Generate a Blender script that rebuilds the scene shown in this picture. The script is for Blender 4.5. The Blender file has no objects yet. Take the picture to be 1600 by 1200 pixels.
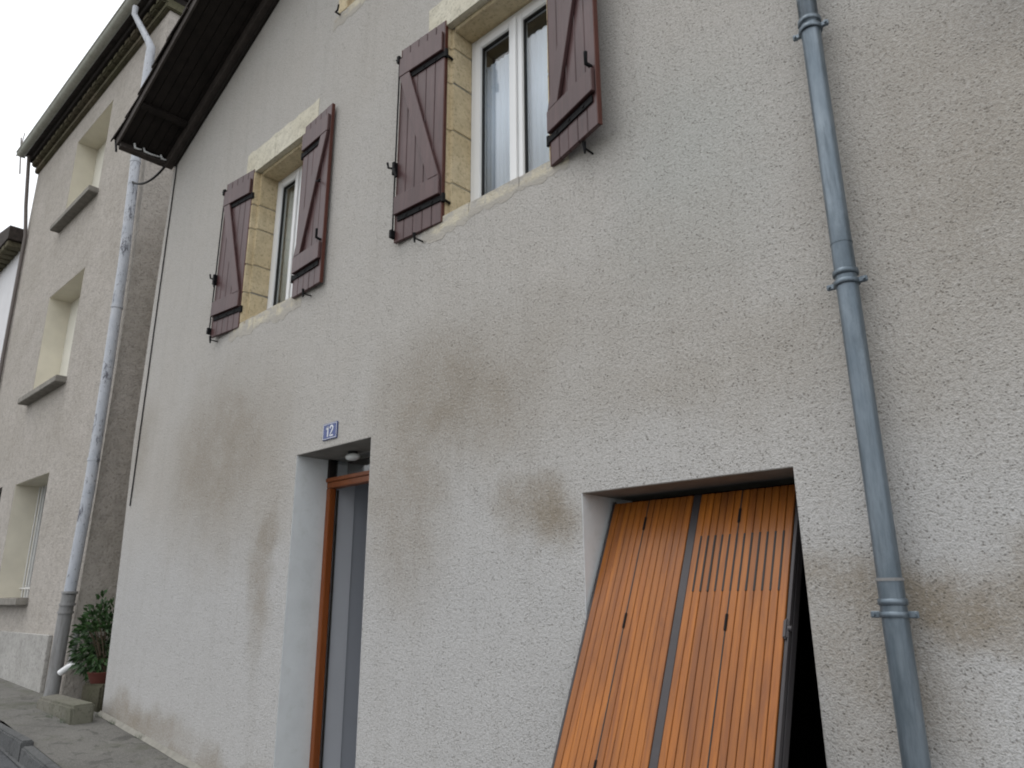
import bpy, bmesh, math, random
from mathutils import Matrix, Vector, noise
random.seed(7)
SC = bpy.context.scene
COL = SC.collection

# ------------------------------------------------------------------ camera
cam = bpy.data.cameras.new('camera')
cam.sensor_width = 36.0
cam.lens = 1156.27 / 1600 * 36
cam.clip_start = 0.05
cam.clip_end = 1000
co = bpy.data.objects.new('camera', cam)
COL.objects.link(co)
R = ((0.72765044, -0.19612453, -0.65731272),
     (0.68592146, 0.19958995, 0.69976825),
     (-0.00604871, -0.96005157, 0.27975774))
co.matrix_world = Matrix(((R[0][0], -R[0][1], -R[0][2], 0.0),
                          (R[1][0], -R[1][1], -R[1][2], -2.8),
                          (R[2][0], -R[2][1], -R[2][2], 0.0),
                          (0, 0, 0, 1)))
SC.camera = co

# ------------------------------------------------------------------ sky, sun, exposure
SUN_EL, SUN_AZ = math.radians(66), math.radians(215)      # azimuth clockwise from +Y
w = bpy.data.worlds.new('World')
SC.world = w
w.use_nodes = True
wn, wl = w.node_tree.nodes, w.node_tree.links
wn.clear()
sky = wn.new('ShaderNodeTexSky')
sky.sky_type = 'NISHITA'
sky.sun_disc = False
sky.sun_elevation = SUN_EL
sky.sun_rotation = SUN_AZ
sky.air_density = 1.0
sky.dust_density = 4.0
sky.ozone_density = 1.0
# overcast: a nearly closed, softly uneven cloud layer over the blue
tc = wn.new('ShaderNodeTexCoord')
mp = wn.new('ShaderNodeMapping')
mp.inputs['Scale'].default_value = (1, 1, 2.5)
nz = wn.new('ShaderNodeTexNoise')
nz.inputs['Scale'].default_value = 1.6
nz.inputs['Detail'].default_value = 5
cr = wn.new('ShaderNodeValToRGB')
cr.color_ramp.elements[0].position = 0.3
cr.color_ramp.elements[0].color = (9.7, 10.0, 10.4, 1)
cr.color_ramp.elements[1].position = 0.7
cr.color_ramp.elements[1].color = (11.8, 11.9, 12.0, 1)
mx = wn.new('ShaderNodeMixRGB')
mx.inputs[0].default_value = 0.9
bg = wn.new('ShaderNodeBackground')
bg.inputs['Strength'].default_value = 0.10
wo = wn.new('ShaderNodeOutputWorld')
wl.new(tc.outputs['Generated'], mp.inputs[0])
wl.new(mp.outputs[0], nz.inputs['Vector'])
wl.new(nz.outputs['Fac'], cr.inputs[0])
wl.new(sky.outputs[0], mx.inputs[1])
sxyz = wn.new('ShaderNodeSeparateXYZ')
wl.new(tc.outputs['Generated'], sxyz.inputs[0])
zr = wn.new('ShaderNodeMapRange')                       # an overcast sky is brighter towards the zenith
zr.inputs['From Min'].default_value = 0.0
zr.inputs['From Max'].default_value = 1.0
zr.inputs['To Min'].default_value = 0.85
zr.inputs['To Max'].default_value = 1.6
wl.new(sxyz.outputs['Z'], zr.inputs['Value'])
zm = wn.new('ShaderNodeMixRGB')
zm.blend_type = 'MULTIPLY'
zm.inputs[0].default_value = 1.0
wl.new(cr.outputs[0], zm.inputs[1])
wl.new(zr.outputs[0], zm.inputs[2])
wl.new(zm.outputs[0], mx.inputs[2])
wl.new(mx.outputs[0], bg.inputs[0])
wl.new(bg.outputs[0], wo.inputs[0])

sun = bpy.data.lights.new('sun', 'SUN')
sun.energy = 0.5
sun.angle = math.radians(30)
sun.color = (1.0, 0.97, 0.93)
so = bpy.data.objects.new('sun', sun)
COL.objects.link(so)
sd = Vector((math.sin(SUN_AZ) * math.cos(SUN_EL), math.cos(SUN_AZ) * math.cos(SUN_EL), math.sin(SUN_EL)))
so.rotation_euler = (-sd).to_track_quat('-Z', 'Y').to_euler()
so.location = (0, -6, 12)

SC.view_settings.view_transform = 'Standard'
SC.view_settings.look = 'None'
SC.view_settings.gamma = 1
SC.view_settings.use_curve_mapping = False
SC.view_settings.exposure = 0.15
SC.render.engine = 'CYCLES'
SC.cycles.filter_width = 2.0
SC.cycles.max_bounces = 8

# ------------------------------------------------------------------ materials
class NT:
    def __init__(s, name):
        s.m = bpy.data.materials.new(name)
        s.m.use_nodes = True
        s.t = s.m.node_tree
        s.b = s.t.nodes['Principled BSDF']
        s.out = s.t.nodes['Material Output']
        s.tc = s.n('ShaderNodeTexCoord')
        s.geo = s.n('ShaderNodeNewGeometry')
        s.pos = s.geo.outputs['Position']
        s.obj = s.tc.outputs['Object']
    def n(s, t, **k):
        n = s.t.nodes.new(t)
        for a, v in k.items():
            setattr(n, a, v)
        return n
    def l(s, a, b):
        s.t.links.new(a, b)
    def noise(s, scale, detail=4, rough=0.55, vec=None, dist=0.0, sc=None):
        v = vec or s.pos
        if sc:
            mpn = s.n('ShaderNodeMapping')
            mpn.inputs['Scale'].default_value = sc
            s.l(v, mpn.inputs[0])
            v = mpn.outputs[0]
        n = s.n('ShaderNodeTexNoise')
        n.inputs['Scale'].default_value = scale
        n.inputs['Detail'].default_value = detail
        n.inputs['Roughness'].default_value = rough
        n.inputs['Distortion'].default_value = dist
        s.l(v, n.inputs['Vector'])
        return n.outputs['Fac']
    def voro(s, scale, vec=None, feature='F1', sc=None):
        v = vec or s.pos
        if sc:
            mpn = s.n('ShaderNodeMapping')
            mpn.inputs['Scale'].default_value = sc
            s.l(v, mpn.inputs[0])
            v = mpn.outputs[0]
        n = s.n('ShaderNodeTexVoronoi', feature=feature)
        n.inputs['Scale'].default_value = scale
        s.l(v, n.inputs['Vector'])
        return n.outputs['Distance']
    def ramp(s, f, a, b, lo=0.0, hi=1.0, smooth=False):
        r = s.n('ShaderNodeMapRange')
        r.interpolation_type = 'SMOOTHSTEP' if smooth else 'LINEAR'
        for i, v in zip(('From Min', 'From Max', 'To Min', 'To Max'), (a, b, lo, hi)):
            r.inputs[i].default_value = v
        s.l(f, r.inputs['Value'])
        return r.outputs[0]
    def math(s, op, a, b=None):
        n = s.n('ShaderNodeMath', operation=op)
        for i, v in enumerate((a, b)):
            if v is None:
                continue
            if isinstance(v, (int, float)):
                n.inputs[i].default_value = v
            else:
                s.l(v, n.inputs[i])
        return n.outputs[0]
    def mix(s, f, a, b, mode='MIX'):
        n = s.n('ShaderNodeMixRGB', blend_type=mode)
        for i, v in enumerate((f, a, b)):
            if isinstance(v, (int, float)):
                n.inputs[i].default_value = v
            elif isinstance(v, tuple):
                n.inputs[i].default_value = (*v, 1)
            else:
                s.l(v, n.inputs[i])
        return n.outputs[0]
    def color(s, c):
        if isinstance(c, tuple):
            s.b.inputs['Base Color'].default_value = (*c, 1)
        else:
            s.l(c, s.b.inputs['Base Color'])
    def bump(s, h, strength=0.5, dist=0.01, prev=None):
        n = s.n('ShaderNodeBump')
        n.inputs['Strength'].default_value = strength
        n.inputs['Distance'].default_value = dist
        s.l(h, n.inputs['Height'])
        if prev:
            s.l(prev, n.inputs['Normal'])
        s.l(n.outputs[0], s.b.inputs['Normal'])
        return n.outputs[0]
    def rnd(s):
        return s.n('ShaderNodeObjectInfo').outputs['Random']
    def rough(s, r, spec=0.3, metal=0.0):
        s.b.inputs['Roughness'].default_value = r
        s.b.inputs['Specular IOR Level'].default_value = spec
        s.b.inputs['Metallic'].default_value = metal

M = {}

def simple(name, c, rough=0.7, var=0.15, scale=6, bump=0.0, bscale=40, metal=0.0, spec=0.3, dirt=None, sc=None):
    n = NT(name)
    f = n.noise(scale, 5, 0.6, sc=sc)
    dark = tuple(v * (1 - var) for v in c)
    lite = tuple(min(1, v * (1 + var)) for v in c)
    cc = n.mix(n.ramp(f, 0.3, 0.7), dark, lite)
    r = n.rnd()
    cc = n.mix(n.ramp(r, 0, 1, 0, 0.25), cc, tuple(v * 0.8 for v in c))
    if dirt:
        g = n.noise(scale * 2.3, 6, 0.7, vec=n.pos)
        cc = n.mix(n.ramp(g, 0.52, 0.75), cc, dirt)
    n.color(cc)
    if bump:
        n.bump(n.noise(bscale, 4, 0.6, sc=sc), bump, 0.005)
    n.rough(rough, spec, metal)
    M[name] = n.m
    return n.m

def stain_mask(n, dv, cx, cz, rx, rz, soft=0.45):
    """ellipse in the facade plane, its outline broken up by noise"""
    sub = n.n('ShaderNodeVectorMath', operation='SUBTRACT')
    n.l(dv, sub.inputs[0])
    sub.inputs[1].default_value = (cx, 0, cz)
    mul = n.n('ShaderNodeVectorMath', operation='MULTIPLY')
    n.l(sub.outputs[0], mul.inputs[0])
    mul.inputs[1].default_value = (1 / rx, 0, 1 / rz)
    ln = n.n('ShaderNodeVectorMath', operation='LENGTH')
    n.l(mul.outputs[0], ln.inputs[0])
    return n.ramp(ln.outputs['Value'], 1.0 + soft, 1.0 - soft, 0, 1, True)

def warped(n, scale, amt):
    nt = n.n('ShaderNodeTexNoise')
    nt.inputs['Scale'].default_value = scale
    nt.inputs['Detail'].default_value = 5
    nt.inputs['Roughness'].default_value = 0.6
    n.l(n.pos, nt.inputs['Vector'])
    a = n.n('ShaderNodeVectorMath', operation='SUBTRACT')
    n.l(nt.outputs['Color'], a.inputs[0])
    a.inputs[1].default_value = (0.5, 0.5, 0.5)
    b = n.n('ShaderNodeVectorMath', operation='SCALE')
    b.inputs['Scale'].default_value = amt
    n.l(a.outputs[0], b.inputs[0])
    c = n.n('ShaderNodeVectorMath', operation='ADD')
    n.l(n.pos, c.inputs[0])
    n.l(b.outputs[0], c.inputs[1])
    return c.outputs[0]

def render_wall():
    n = NT('roughcast_render')
    base = (0.485, 0.462, 0.43)
    big = n.noise(0.9, 5, 0.6)
    c = n.mix(n.ramp(big, 0.3, 0.7), base, (0.50, 0.485, 0.462))
    dv = warped(n, 1.9, 0.6)
    # cleaner, paler render low on the wall
    sep = n.n('ShaderNodeSeparateXYZ')
    n.l(dv, sep.inputs[0])
    low = n.ramp(sep.outputs['Z'], 1.15, 0.0, 0, 1, True)
    c = n.mix(low, c, (0.50, 0.495, 0.488))
    pale = stain_mask(n, dv, -1.5, 2.0, 0.35, 0.5, 0.8)
    c = n.mix(n.math('MULTIPLY', pale, 0.5), c, (0.42, 0.44, 0.42))
    dv2 = warped(n, 70, 0.010)
    stains = [(-6.0, 1.15, 0.85, 0.65, 0.75), (-5.12, 0.25, 0.16, 0.55, 0.75), (-5.3, 0.7, 0.4, 0.4, 0.4),
              (-3.1, 1.12, 0.62, 0.42, 0.8), (-3.5, 0.65, 0.35, 0.6, 0.65), (-2.47, 0.45, 0.22, 0.14, 1.0),
              (-1.5, 0.95, 0.8, 0.18, 0.35), (-0.3, 1.5, 0.55, 0.8, 0.5), (-0.62, -0.0, 0.62, 0.11, 1.0),
              (-0.95, -0.2, 0.25, 0.3, 0.7), (-0.55, 0.85, 0.3, 0.3, 0.3), (-7.75, 1.5, 0.22, 0.35, 0.5),
              (-2.6, 1.3, 0.6, 0.25, 0.35), (-7.1, -1.0, 0.9, 0.14, 0.9), (-5.95, -1.2, 0.9, 0.14, 0.9),
              (-1.75, 1.3, 0.5, 0.35, 0.25)]
    brown = (0.29, 0.252, 0.202)
    tot = None
    for cx, cz, rx, rz, k in stains:
        m_ = n.math('MULTIPLY', stain_mask(n, dv, cx, cz, rx, rz, 0.8), k)
        tot = m_ if tot is None else n.math('MAXIMUM', tot, m_)
    st = n.noise(3.2, 8, 0.7)
    tot = n.math('MULTIPLY', tot, n.ramp(st, 0.34, 0.60, 0.6, 1.05))
    c = n.mix(tot, c, brown)
    # dark soft-edged patch, upper right
    dark_patch = stain_mask(n, dv, 0.15, 2.25, 0.45, 0.4, 0.7)
    c = n.mix(n.math('MULTIPLY', dark_patch, 0.5), c, (0.17, 0.165, 0.16))
    # rain streaks
    sv = n.noise(9, 4, 0.6, sc=(1.0, 1.0, 0.06))
    c = n.mix(n.ramp(sv, 0.5, 0.8, 0, 0.22), c, (0.31, 0.29, 0.26))
    # darker pits between grains, paler high grains
    gr = n.noise(150, 2, 0.6)
    co_ = n.noise(70, 2, 0.5)
    cell = n.voro(68, dv2)
    patchy = n.noise(16, 4, 0.65)
    pitm = n.math('MULTIPLY', n.ramp(cell, 0.33, 0.14, 0, 1), n.ramp(patchy, 0.40, 0.58, 0.15, 1))
    c = n.mix(n.math('MULTIPLY', pitm, 0.6), c, (0.17, 0.155, 0.13))
    c = n.mix(n.ramp(gr, 0.49, 0.34, 0, 0.5), c, (0.24, 0.22, 0.19))
    c = n.mix(n.ramp(co_, 0.46, 0.33, 0, 0.28), c, (0.22, 0.20, 0.17))
    c = n.mix(n.ramp(co_, 0.52, 0.68, 0, 0.2), c, (0.68, 0.67, 0.66))
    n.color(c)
    h = n.math('ADD', n.math('MULTIPLY', gr, 0.8), n.math('MULTIPLY', co_, 0.6))
    h = n.math('SUBTRACT', h, n.math('MULTIPLY', pitm, 0.6))
    b1 = n.bump(h, 0.7, 0.010)
    n.bump(n.noise(3.0, 3, 0.5), 0.3, 0.03, b1)
    n.rough(0.95, 0.1)
    M['render'] = n.m
render_wall()

def plaster_old(name, base, dark, green=None, grain=60, strength=0.6):
    n = NT(name)
    c = n.mix(n.ramp(n.noise(1.6, 6, 0.65), 0.3, 0.7), base, dark)
    c = n.mix(n.ramp(n.noise(11, 5, 0.7), 0.45, 0.75, 0, 0.6), c, tuple(v * 0.6 for v in dark))
    if green:
        c = n.mix(n.ramp(n.noise(0.8, 4, 0.6, sc=(1, 1, 0.4)), 0.4, 0.65, 0, 0.7), c, green)
    c = n.mix(n.ramp(n.noise(grain, 3, 0.6), 0.45, 0.35, 0, 0.5), c, tuple(v * 0.5 for v in dark))
    n.color(c)
    h = n.math('ADD', n.noise(grain, 3, 0.6), n.math('MULTIPLY', n.noise(grain * 0.3, 4, 0.6), 1.0))
    n.bump(h, strength, 0.012)
    n.rough(0.95, 0.1)
    M[name] = n.m
plaster_old('neighbour_render', (0.49, 0.455, 0.42), (0.40, 0.37, 0.33), None, 40, 0.9)
plaster_old('rubble_side', (0.68, 0.52, 0.32), (0.40, 0.29, 0.16), (0.42, 0.37, 0.23), 14, 1.0)
plaster_old('corner_plaster', (0.80, 0.68, 0.50), (0.62, 0.51, 0.35), (0.62, 0.56, 0.42), 22, 1.0)
plaster_old('limestone', (0.70, 0.61, 0.44), (0.56, 0.46, 0.29), None, 45, 0.35)
plaster_old('limestone_pale', (0.70, 0.67, 0.57), (0.58, 0.54, 0.43), None, 45, 0.4)
plaster_old('cornice_stone', (0.2, 0.17, 0.12), (0.09, 0.08, 0.06), (0.1, 0.1, 0.06), 25, 0.8)
plaster_old('block_concrete', (0.24, 0.23, 0.2), (0.14, 0.135, 0.11), (0.12, 0.13, 0.08), 40, 0.6)
plaster_old('shaded_stone', (0.12, 0.11, 0.085), (0.07, 0.065, 0.045), (0.06, 0.07, 0.035), 30, 0.8)  # dark tone paints the shade below the plant onto the ledge
plaster_old('plinth', (0.46, 0.45, 0.43), (0.36, 0.35, 0.33), None, 35, 0.5)
def slurry():
    n = NT('sill_slurry')
    c = n.mix(n.ramp(n.noise(9, 5, 0.65), 0.35, 0.65), (0.62, 0.57, 0.44), (0.47, 0.44, 0.38))
    c = n.mix(n.ramp(n.noise(6, 6, 0.75), 0.46, 0.56, 0, 0.95), c, (0.42, 0.40, 0.37))
    c = n.mix(n.ramp(n.noise(13, 4, 0.7), 0.6, 0.68, 0, 0.7), c, (0.24, 0.17, 0.09))
    gsep = n.n('ShaderNodeSeparateXYZ')
    n.l(n.tc.outputs['Generated'], gsep.inputs[0])
    sm = n.math('ADD', gsep.outputs['Z'], n.math('MULTIPLY', n.noise(10, 6, 0.7), -0.9))
    c = n.mix(n.ramp(sm, 0.10, -0.12, 0, 1), c, (0.42, 0.395, 0.355))       # smeared over by the render
    n.color(c)
    n.bump(n.math('ADD', n.noise(60, 3, 0.6), n.noise(15, 4, 0.6)), 0.6, 0.01)
    n.rough(0.95, 0.1)
    M['sill_slurry'] = n.m
slurry()
simple('white_plaster', (0.72, 0.72, 0.74), 0.9, 0.05, 3, 0.3, 40)
simple('smooth_reveal', (0.72, 0.75, 0.76), 0.8, 0.06, 4, 0.2, 60, dirt=(0.62, 0.65, 0.64))
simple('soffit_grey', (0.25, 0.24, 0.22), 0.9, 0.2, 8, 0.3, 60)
simple('cream_paint', (0.70, 0.66, 0.55), 0.7, 0.08, 3, 0.1, 40)
simple('cream_board', (0.72, 0.70, 0.62), 0.6, 0.06, 3, 0.1, 40)
simple('sill_concrete', (0.24, 0.225, 0.20), 0.9, 0.25, 10, 0.5, 60)
simple('pvc', (0.80, 0.81, 0.82), 0.25, 0.02, 2, 0, spec=0.5)
simple('gasket', (0.03, 0.03, 0.03), 0.6, 0.1)
simple('black_iron', (0.009, 0.009, 0.010), 0.7, 0.2, 20, 0.4, 80, spec=0.15)
simple('dark_wood', (0.02, 0.016, 0.014), 0.85, 0.4, 8, 0.5, 30)
simple('roof_beam', (0.06, 0.05, 0.045), 0.8, 0.3, 8, 0.5, 30)
simple('old_tile', (0.05, 0.04, 0.035), 0.9, 0.4, 12, 0.5, 40, dirt=(0.03, 0.033, 0.025))
simple('gap_light_white', (0.75, 0.77, 0.78), 0.4, 0.1, 6)
simple('steel_brown', (0.05, 0.045, 0.048), 0.45, 0.15, 8, 0.1, 60, metal=0.2, spec=0.5)
simple('interior_dark', (0.04, 0.038, 0.036), 0.9, 0.3, 2)
simple('hall_wall_lit', (0.60, 0.62, 0.66), 0.8, 0.03, 2)  # pale tone for the part of the hall wall that daylight reaches
simple('hall_wall_shaded', (0.38, 0.40, 0.44), 0.8, 0.03, 2)  # darker tone paints the hall's fall-off into shade
simple('hall_floor', (0.3, 0.28, 0.25), 0.6, 0.2, 4)
simple('terracotta', (0.10, 0.03, 0.022), 0.8, 0.2, 8)
simple('white_mortar', (0.26, 0.25, 0.22), 0.95, 0.2, 12, 0.5, 60)
simple('lamp_white', (0.85, 0.87, 0.85), 0.3, 0.02)
simple('enamel_blue', (0.025, 0.05, 0.20), 0.25, 0.15, 20, spec=0.6)
simple('enamel_white', (0.7, 0.72, 0.76), 0.3, 0.05, spec=0.6)
simple('cable_black', (0.015, 0.015, 0.015), 0.6, 0.1)
simple('twig', (0.16, 0.14, 0.13), 0.7, 0.1)
simple('white_metal', (0.7, 0.7, 0.68), 0.5, 0.1)
simple('bark', (0.08, 0.06, 0.04), 0.9, 0.3)

def zinc(name, c1, c2, dark, rough=0.5, metal=0.35):
    n = NT(name)
    c = n.mix(n.ramp(n.noise(14, 5, 0.6, sc=(1, 1, 0.25)), 0.3, 0.7), c1, c2)
    c = n.mix(n.ramp(n.noise(30, 5, 0.7, sc=(1, 1, 0.1)), 0.48, 0.7, 0, 0.7), c, dark)
    c = n.mix(n.ramp(n.noise(4, 6, 0.75, sc=(1, 1, 0.5)), 0.52, 0.68, 0, 0.6), c, dark)
    n.color(c)
    n.bump(n.noise(60, 3, 0.6, sc=(1, 1, 0.3)), 0.15, 0.002)
    n.rough(rough, 0.5, metal)
    M[name] = n.m
zinc('zinc', (0.115, 0.148, 0.178), (0.22, 0.26, 0.295), (0.075, 0.097, 0.115), 0.36, 0.5)
zinc('zinc_light', (0.42, 0.43, 0.38), (0.5, 0.51, 0.46), (0.3, 0.3, 0.25), 0.6, 0.1)
zinc('cast_iron_grey', (0.24, 0.24, 0.24), (0.31, 0.31, 0.31), (0.15, 0.14, 0.13), 0.7, 0.1)

def peeling():
    n = NT('peeling_paint')
    c = n.mix(n.ramp(n.noise(5, 4, 0.6), 0.3, 0.7), (0.52, 0.54, 0.58), (0.42, 0.45, 0.5))
    pk = n.noise(11, 8, 0.8, sc=(1, 1, 0.3))
    c = n.mix(n.ramp(pk, 0.555, 0.60, 0, 0.9), c, (0.09, 0.09, 0.11))
    c = n.mix(n.ramp(n.noise(25, 5, 0.7), 0.6, 0.66), c, (0.2, 0.2, 0.22))
    n.color(c)
    n.bump(pk, 0.4, 0.004)
    n.rough(0.5, 0.4)
    M['peeling_paint'] = n.m
peeling()

def wood(name, c1, c2, groove, axis_sc, rough=0.45, spec=0.4, gs=30, fade=None, board=None):
    n = NT(name)
    r = n.rnd()
    add = n.n('ShaderNodeVectorMath', operation='ADD')
    comb = n.n('ShaderNodeCombineXYZ')
    n.l(n.math('MULTIPLY', r, 37.0), comb.inputs[0])
    n.l(n.math('MULTIPLY', r, 11.0), comb.inputs[2])
    n.l(n.obj, add.inputs[0])
    n.l(comb.outputs[0], add.inputs[1])
    v = add.outputs[0]
    g = n.noise(gs, 6, 0.65, vec=v, sc=axis_sc, dist=0.6)
    c = n.mix(n.ramp(g, 0.3, 0.7), c1, c2)
    fine = n.noise(gs * 5, 3, 0.6, vec=v, sc=axis_sc)
    c = n.mix(n.ramp(fine, 0.55, 0.75, 0, 0.5), c, groove)
    c = n.mix(n.ramp(r, 0, 1, 0, 0.35), c, tuple(x * 0.65 for x in c1))
    if fade:
        c = n.mix(n.ramp(n.noise(2.5, 4, 0.6, vec=n.pos), 0.4, 0.7, 0, 0.55), c, fade)
    if board:                                   # grain that runs on across several grooves of one board
        bg_ = n.noise(11, 5, 0.65, vec=n.obj, sc=(1, 1, 0.10), dist=0.8)
        c = n.mix(n.ramp(bg_, 0.42, 0.66, 0, 0.65), c, board)
        kn = n.noise(5, 6, 0.7, vec=n.obj, sc=(1, 1, 0.35))
        c = n.mix(n.ramp(kn, 0.62, 0.72, 0, 0.45), c, groove)
    n.color(c)
    n.bump(n.math('ADD', g, n.math('MULTIPLY', fine, 0.5)), 0.25, 0.003)
    n.rough(rough, spec)
    M[name] = n.m
wood('orange_wood', (0.45, 0.155, 0.020), (0.27, 0.082, 0.012), (0.09, 0.026, 0.008), (1, 1, 0.05), 0.36, 0.4, 34, None, (0.13, 0.044, 0.018))
wood('frame_wood', (0.30, 0.085, 0.018), (0.19, 0.05, 0.012), (0.1, 0.03, 0.01), (1, 1, 0.05), 0.4, 0.4, 26)
wood('shutter_wood', (0.105, 0.050, 0.048), (0.060, 0.027, 0.027), (0.025, 0.010, 0.010), (1, 1, 0.05), 0.38, 0.45, 40, (0.125, 0.07, 0.07), (0.05, 0.022, 0.022))
wood('shutter_edge', (0.11, 0.032, 0.02), (0.075, 0.022, 0.015), (0.03, 0.012, 0.01), (1, 1, 0.05), 0.5, 0.35, 40)

def glass():
    n = NT('window_glass')
    t = n.n('ShaderNodeBsdfTransparent')
    t.inputs[0].default_value = (0.96, 0.975, 0.975, 1)
    g = n.n('ShaderNodeBsdfGlossy')
    g.inputs['Roughness'].default_value = 0.02
    lw = n.n('ShaderNodeLayerWeight')
    lw.inputs['Blend'].default_value = 0.5
    fac = n.math('ADD', n.math('MULTIPLY', n.math('POWER', lw.outputs['Facing'], 3.0), 0.6), 0.06)
    m_ = n.n('ShaderNodeMixShader')
    n.l(fac, m_.inputs[0])
    n.l(t.outputs[0], m_.inputs[1])
    n.l(g.outputs[0], m_.inputs[2])
    n.l(m_.outputs[0], n.out.inputs['Surface'])
    M['glass'] = n.m
glass()

def cloth(name, c):
    n = NT(name)
    n.color(c)
    n.rough(0.9, 0.1)
    n.bump(n.noise(200, 2, 0.5), 0.1, 0.001)
    M[name] = n.m
cloth('curtain_blue', (0.60, 0.66, 0.76))
cloth('curtain_beige', (0.55, 0.56, 0.53))

def asphalt(name, c1, c2, green=None):
    n = NT(name)
    c = n.mix(n.ramp(n.noise(1.3, 6, 0.7), 0.3, 0.7), c1, c2)
    c = n.mix(n.ramp(n.noise(90, 3, 0.6), 0.5, 0.7, 0, 0.5), c, tuple(v * 1.9 for v in c2))
    c = n.mix(n.ramp(n.noise(7, 6, 0.7, dist=1), 0.55, 0.62, 0, 0.6), c, tuple(v * 0.55 for v in c1))
    if green:
        c = n.mix(n.ramp(n.noise(2.4, 5, 0.7), 0.5, 0.7, 0, 0.7), c, green)
    n.color(c)
    n.bump(n.math('ADD', n.noise(120, 3, 0.6), n.noise(18, 4, 0.6)), 0.6, 0.008)
    n.rough(0.9, 0.2)
    M[name] = n.m
asphalt('pavement_asphalt', (0.11, 0.107, 0.10), (0.17, 0.165, 0.152), (0.085, 0.09, 0.06))
asphalt('road_asphalt', (0.075, 0.078, 0.085), (0.10, 0.103, 0.108))
asphalt('kerb_stone', (0.085, 0.087, 0.09), (0.12, 0.122, 0.122))
asphalt('soil', (0.07, 0.06, 0.045), (0.1, 0.09, 0.06), (0.05, 0.07, 0.03))

def leafmat():
    n = NT('leaf')
    c = n.mix(n.rnd(), (0.035, 0.085, 0.02), (0.05, 0.1, 0.03))
    c = n.mix(n.ramp(n.noise(14, 3, 0.6), 0.35, 0.65), c, (0.02, 0.05, 0.015))
    n.color(c)
    n.rough(0.5, 0.4)
    n.b.inputs['Transmission Weight'].default_value = 0.0
    M['leaf'] = n.m
leafmat()

# ------------------------------------------------------------------ object helpers
def setp(o, label=None, cat=None, group=None, kind=None):
    if label: o['label'] = label
    if cat: o['category'] = cat
    if group: o['group'] = group
    if kind: o['kind'] = kind
    return o

def link(name, me, parent=None, loc=None, rot=None):
    o = bpy.data.objects.new(name, me)
    COL.objects.link(o)
    if parent is not None:
        o.parent = parent
        if parent.get('_world'):                    # children of this parent are given in world coordinates
            o.matrix_parent_inverse = Matrix.Translation(-Vector(parent['_at']))
    if loc: o.location = loc
    if rot: o.rotation_euler = rot
    return o

def thing(name, loc, label, cat, group=None):
    o = bpy.data.objects.new(name, None)
    COL.objects.link(o)
    o.location = loc
    o.empty_display_size = 0.2
    setp(o, label, cat, group)
    o['_world'] = 1
    o['_at'] = tuple(float(v) for v in loc)
    return o

def part_empty(name, parent, loc=(0, 0, 0), rot=(0, 0, 0)):
    return link(name, None, parent, loc, rot)

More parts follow.
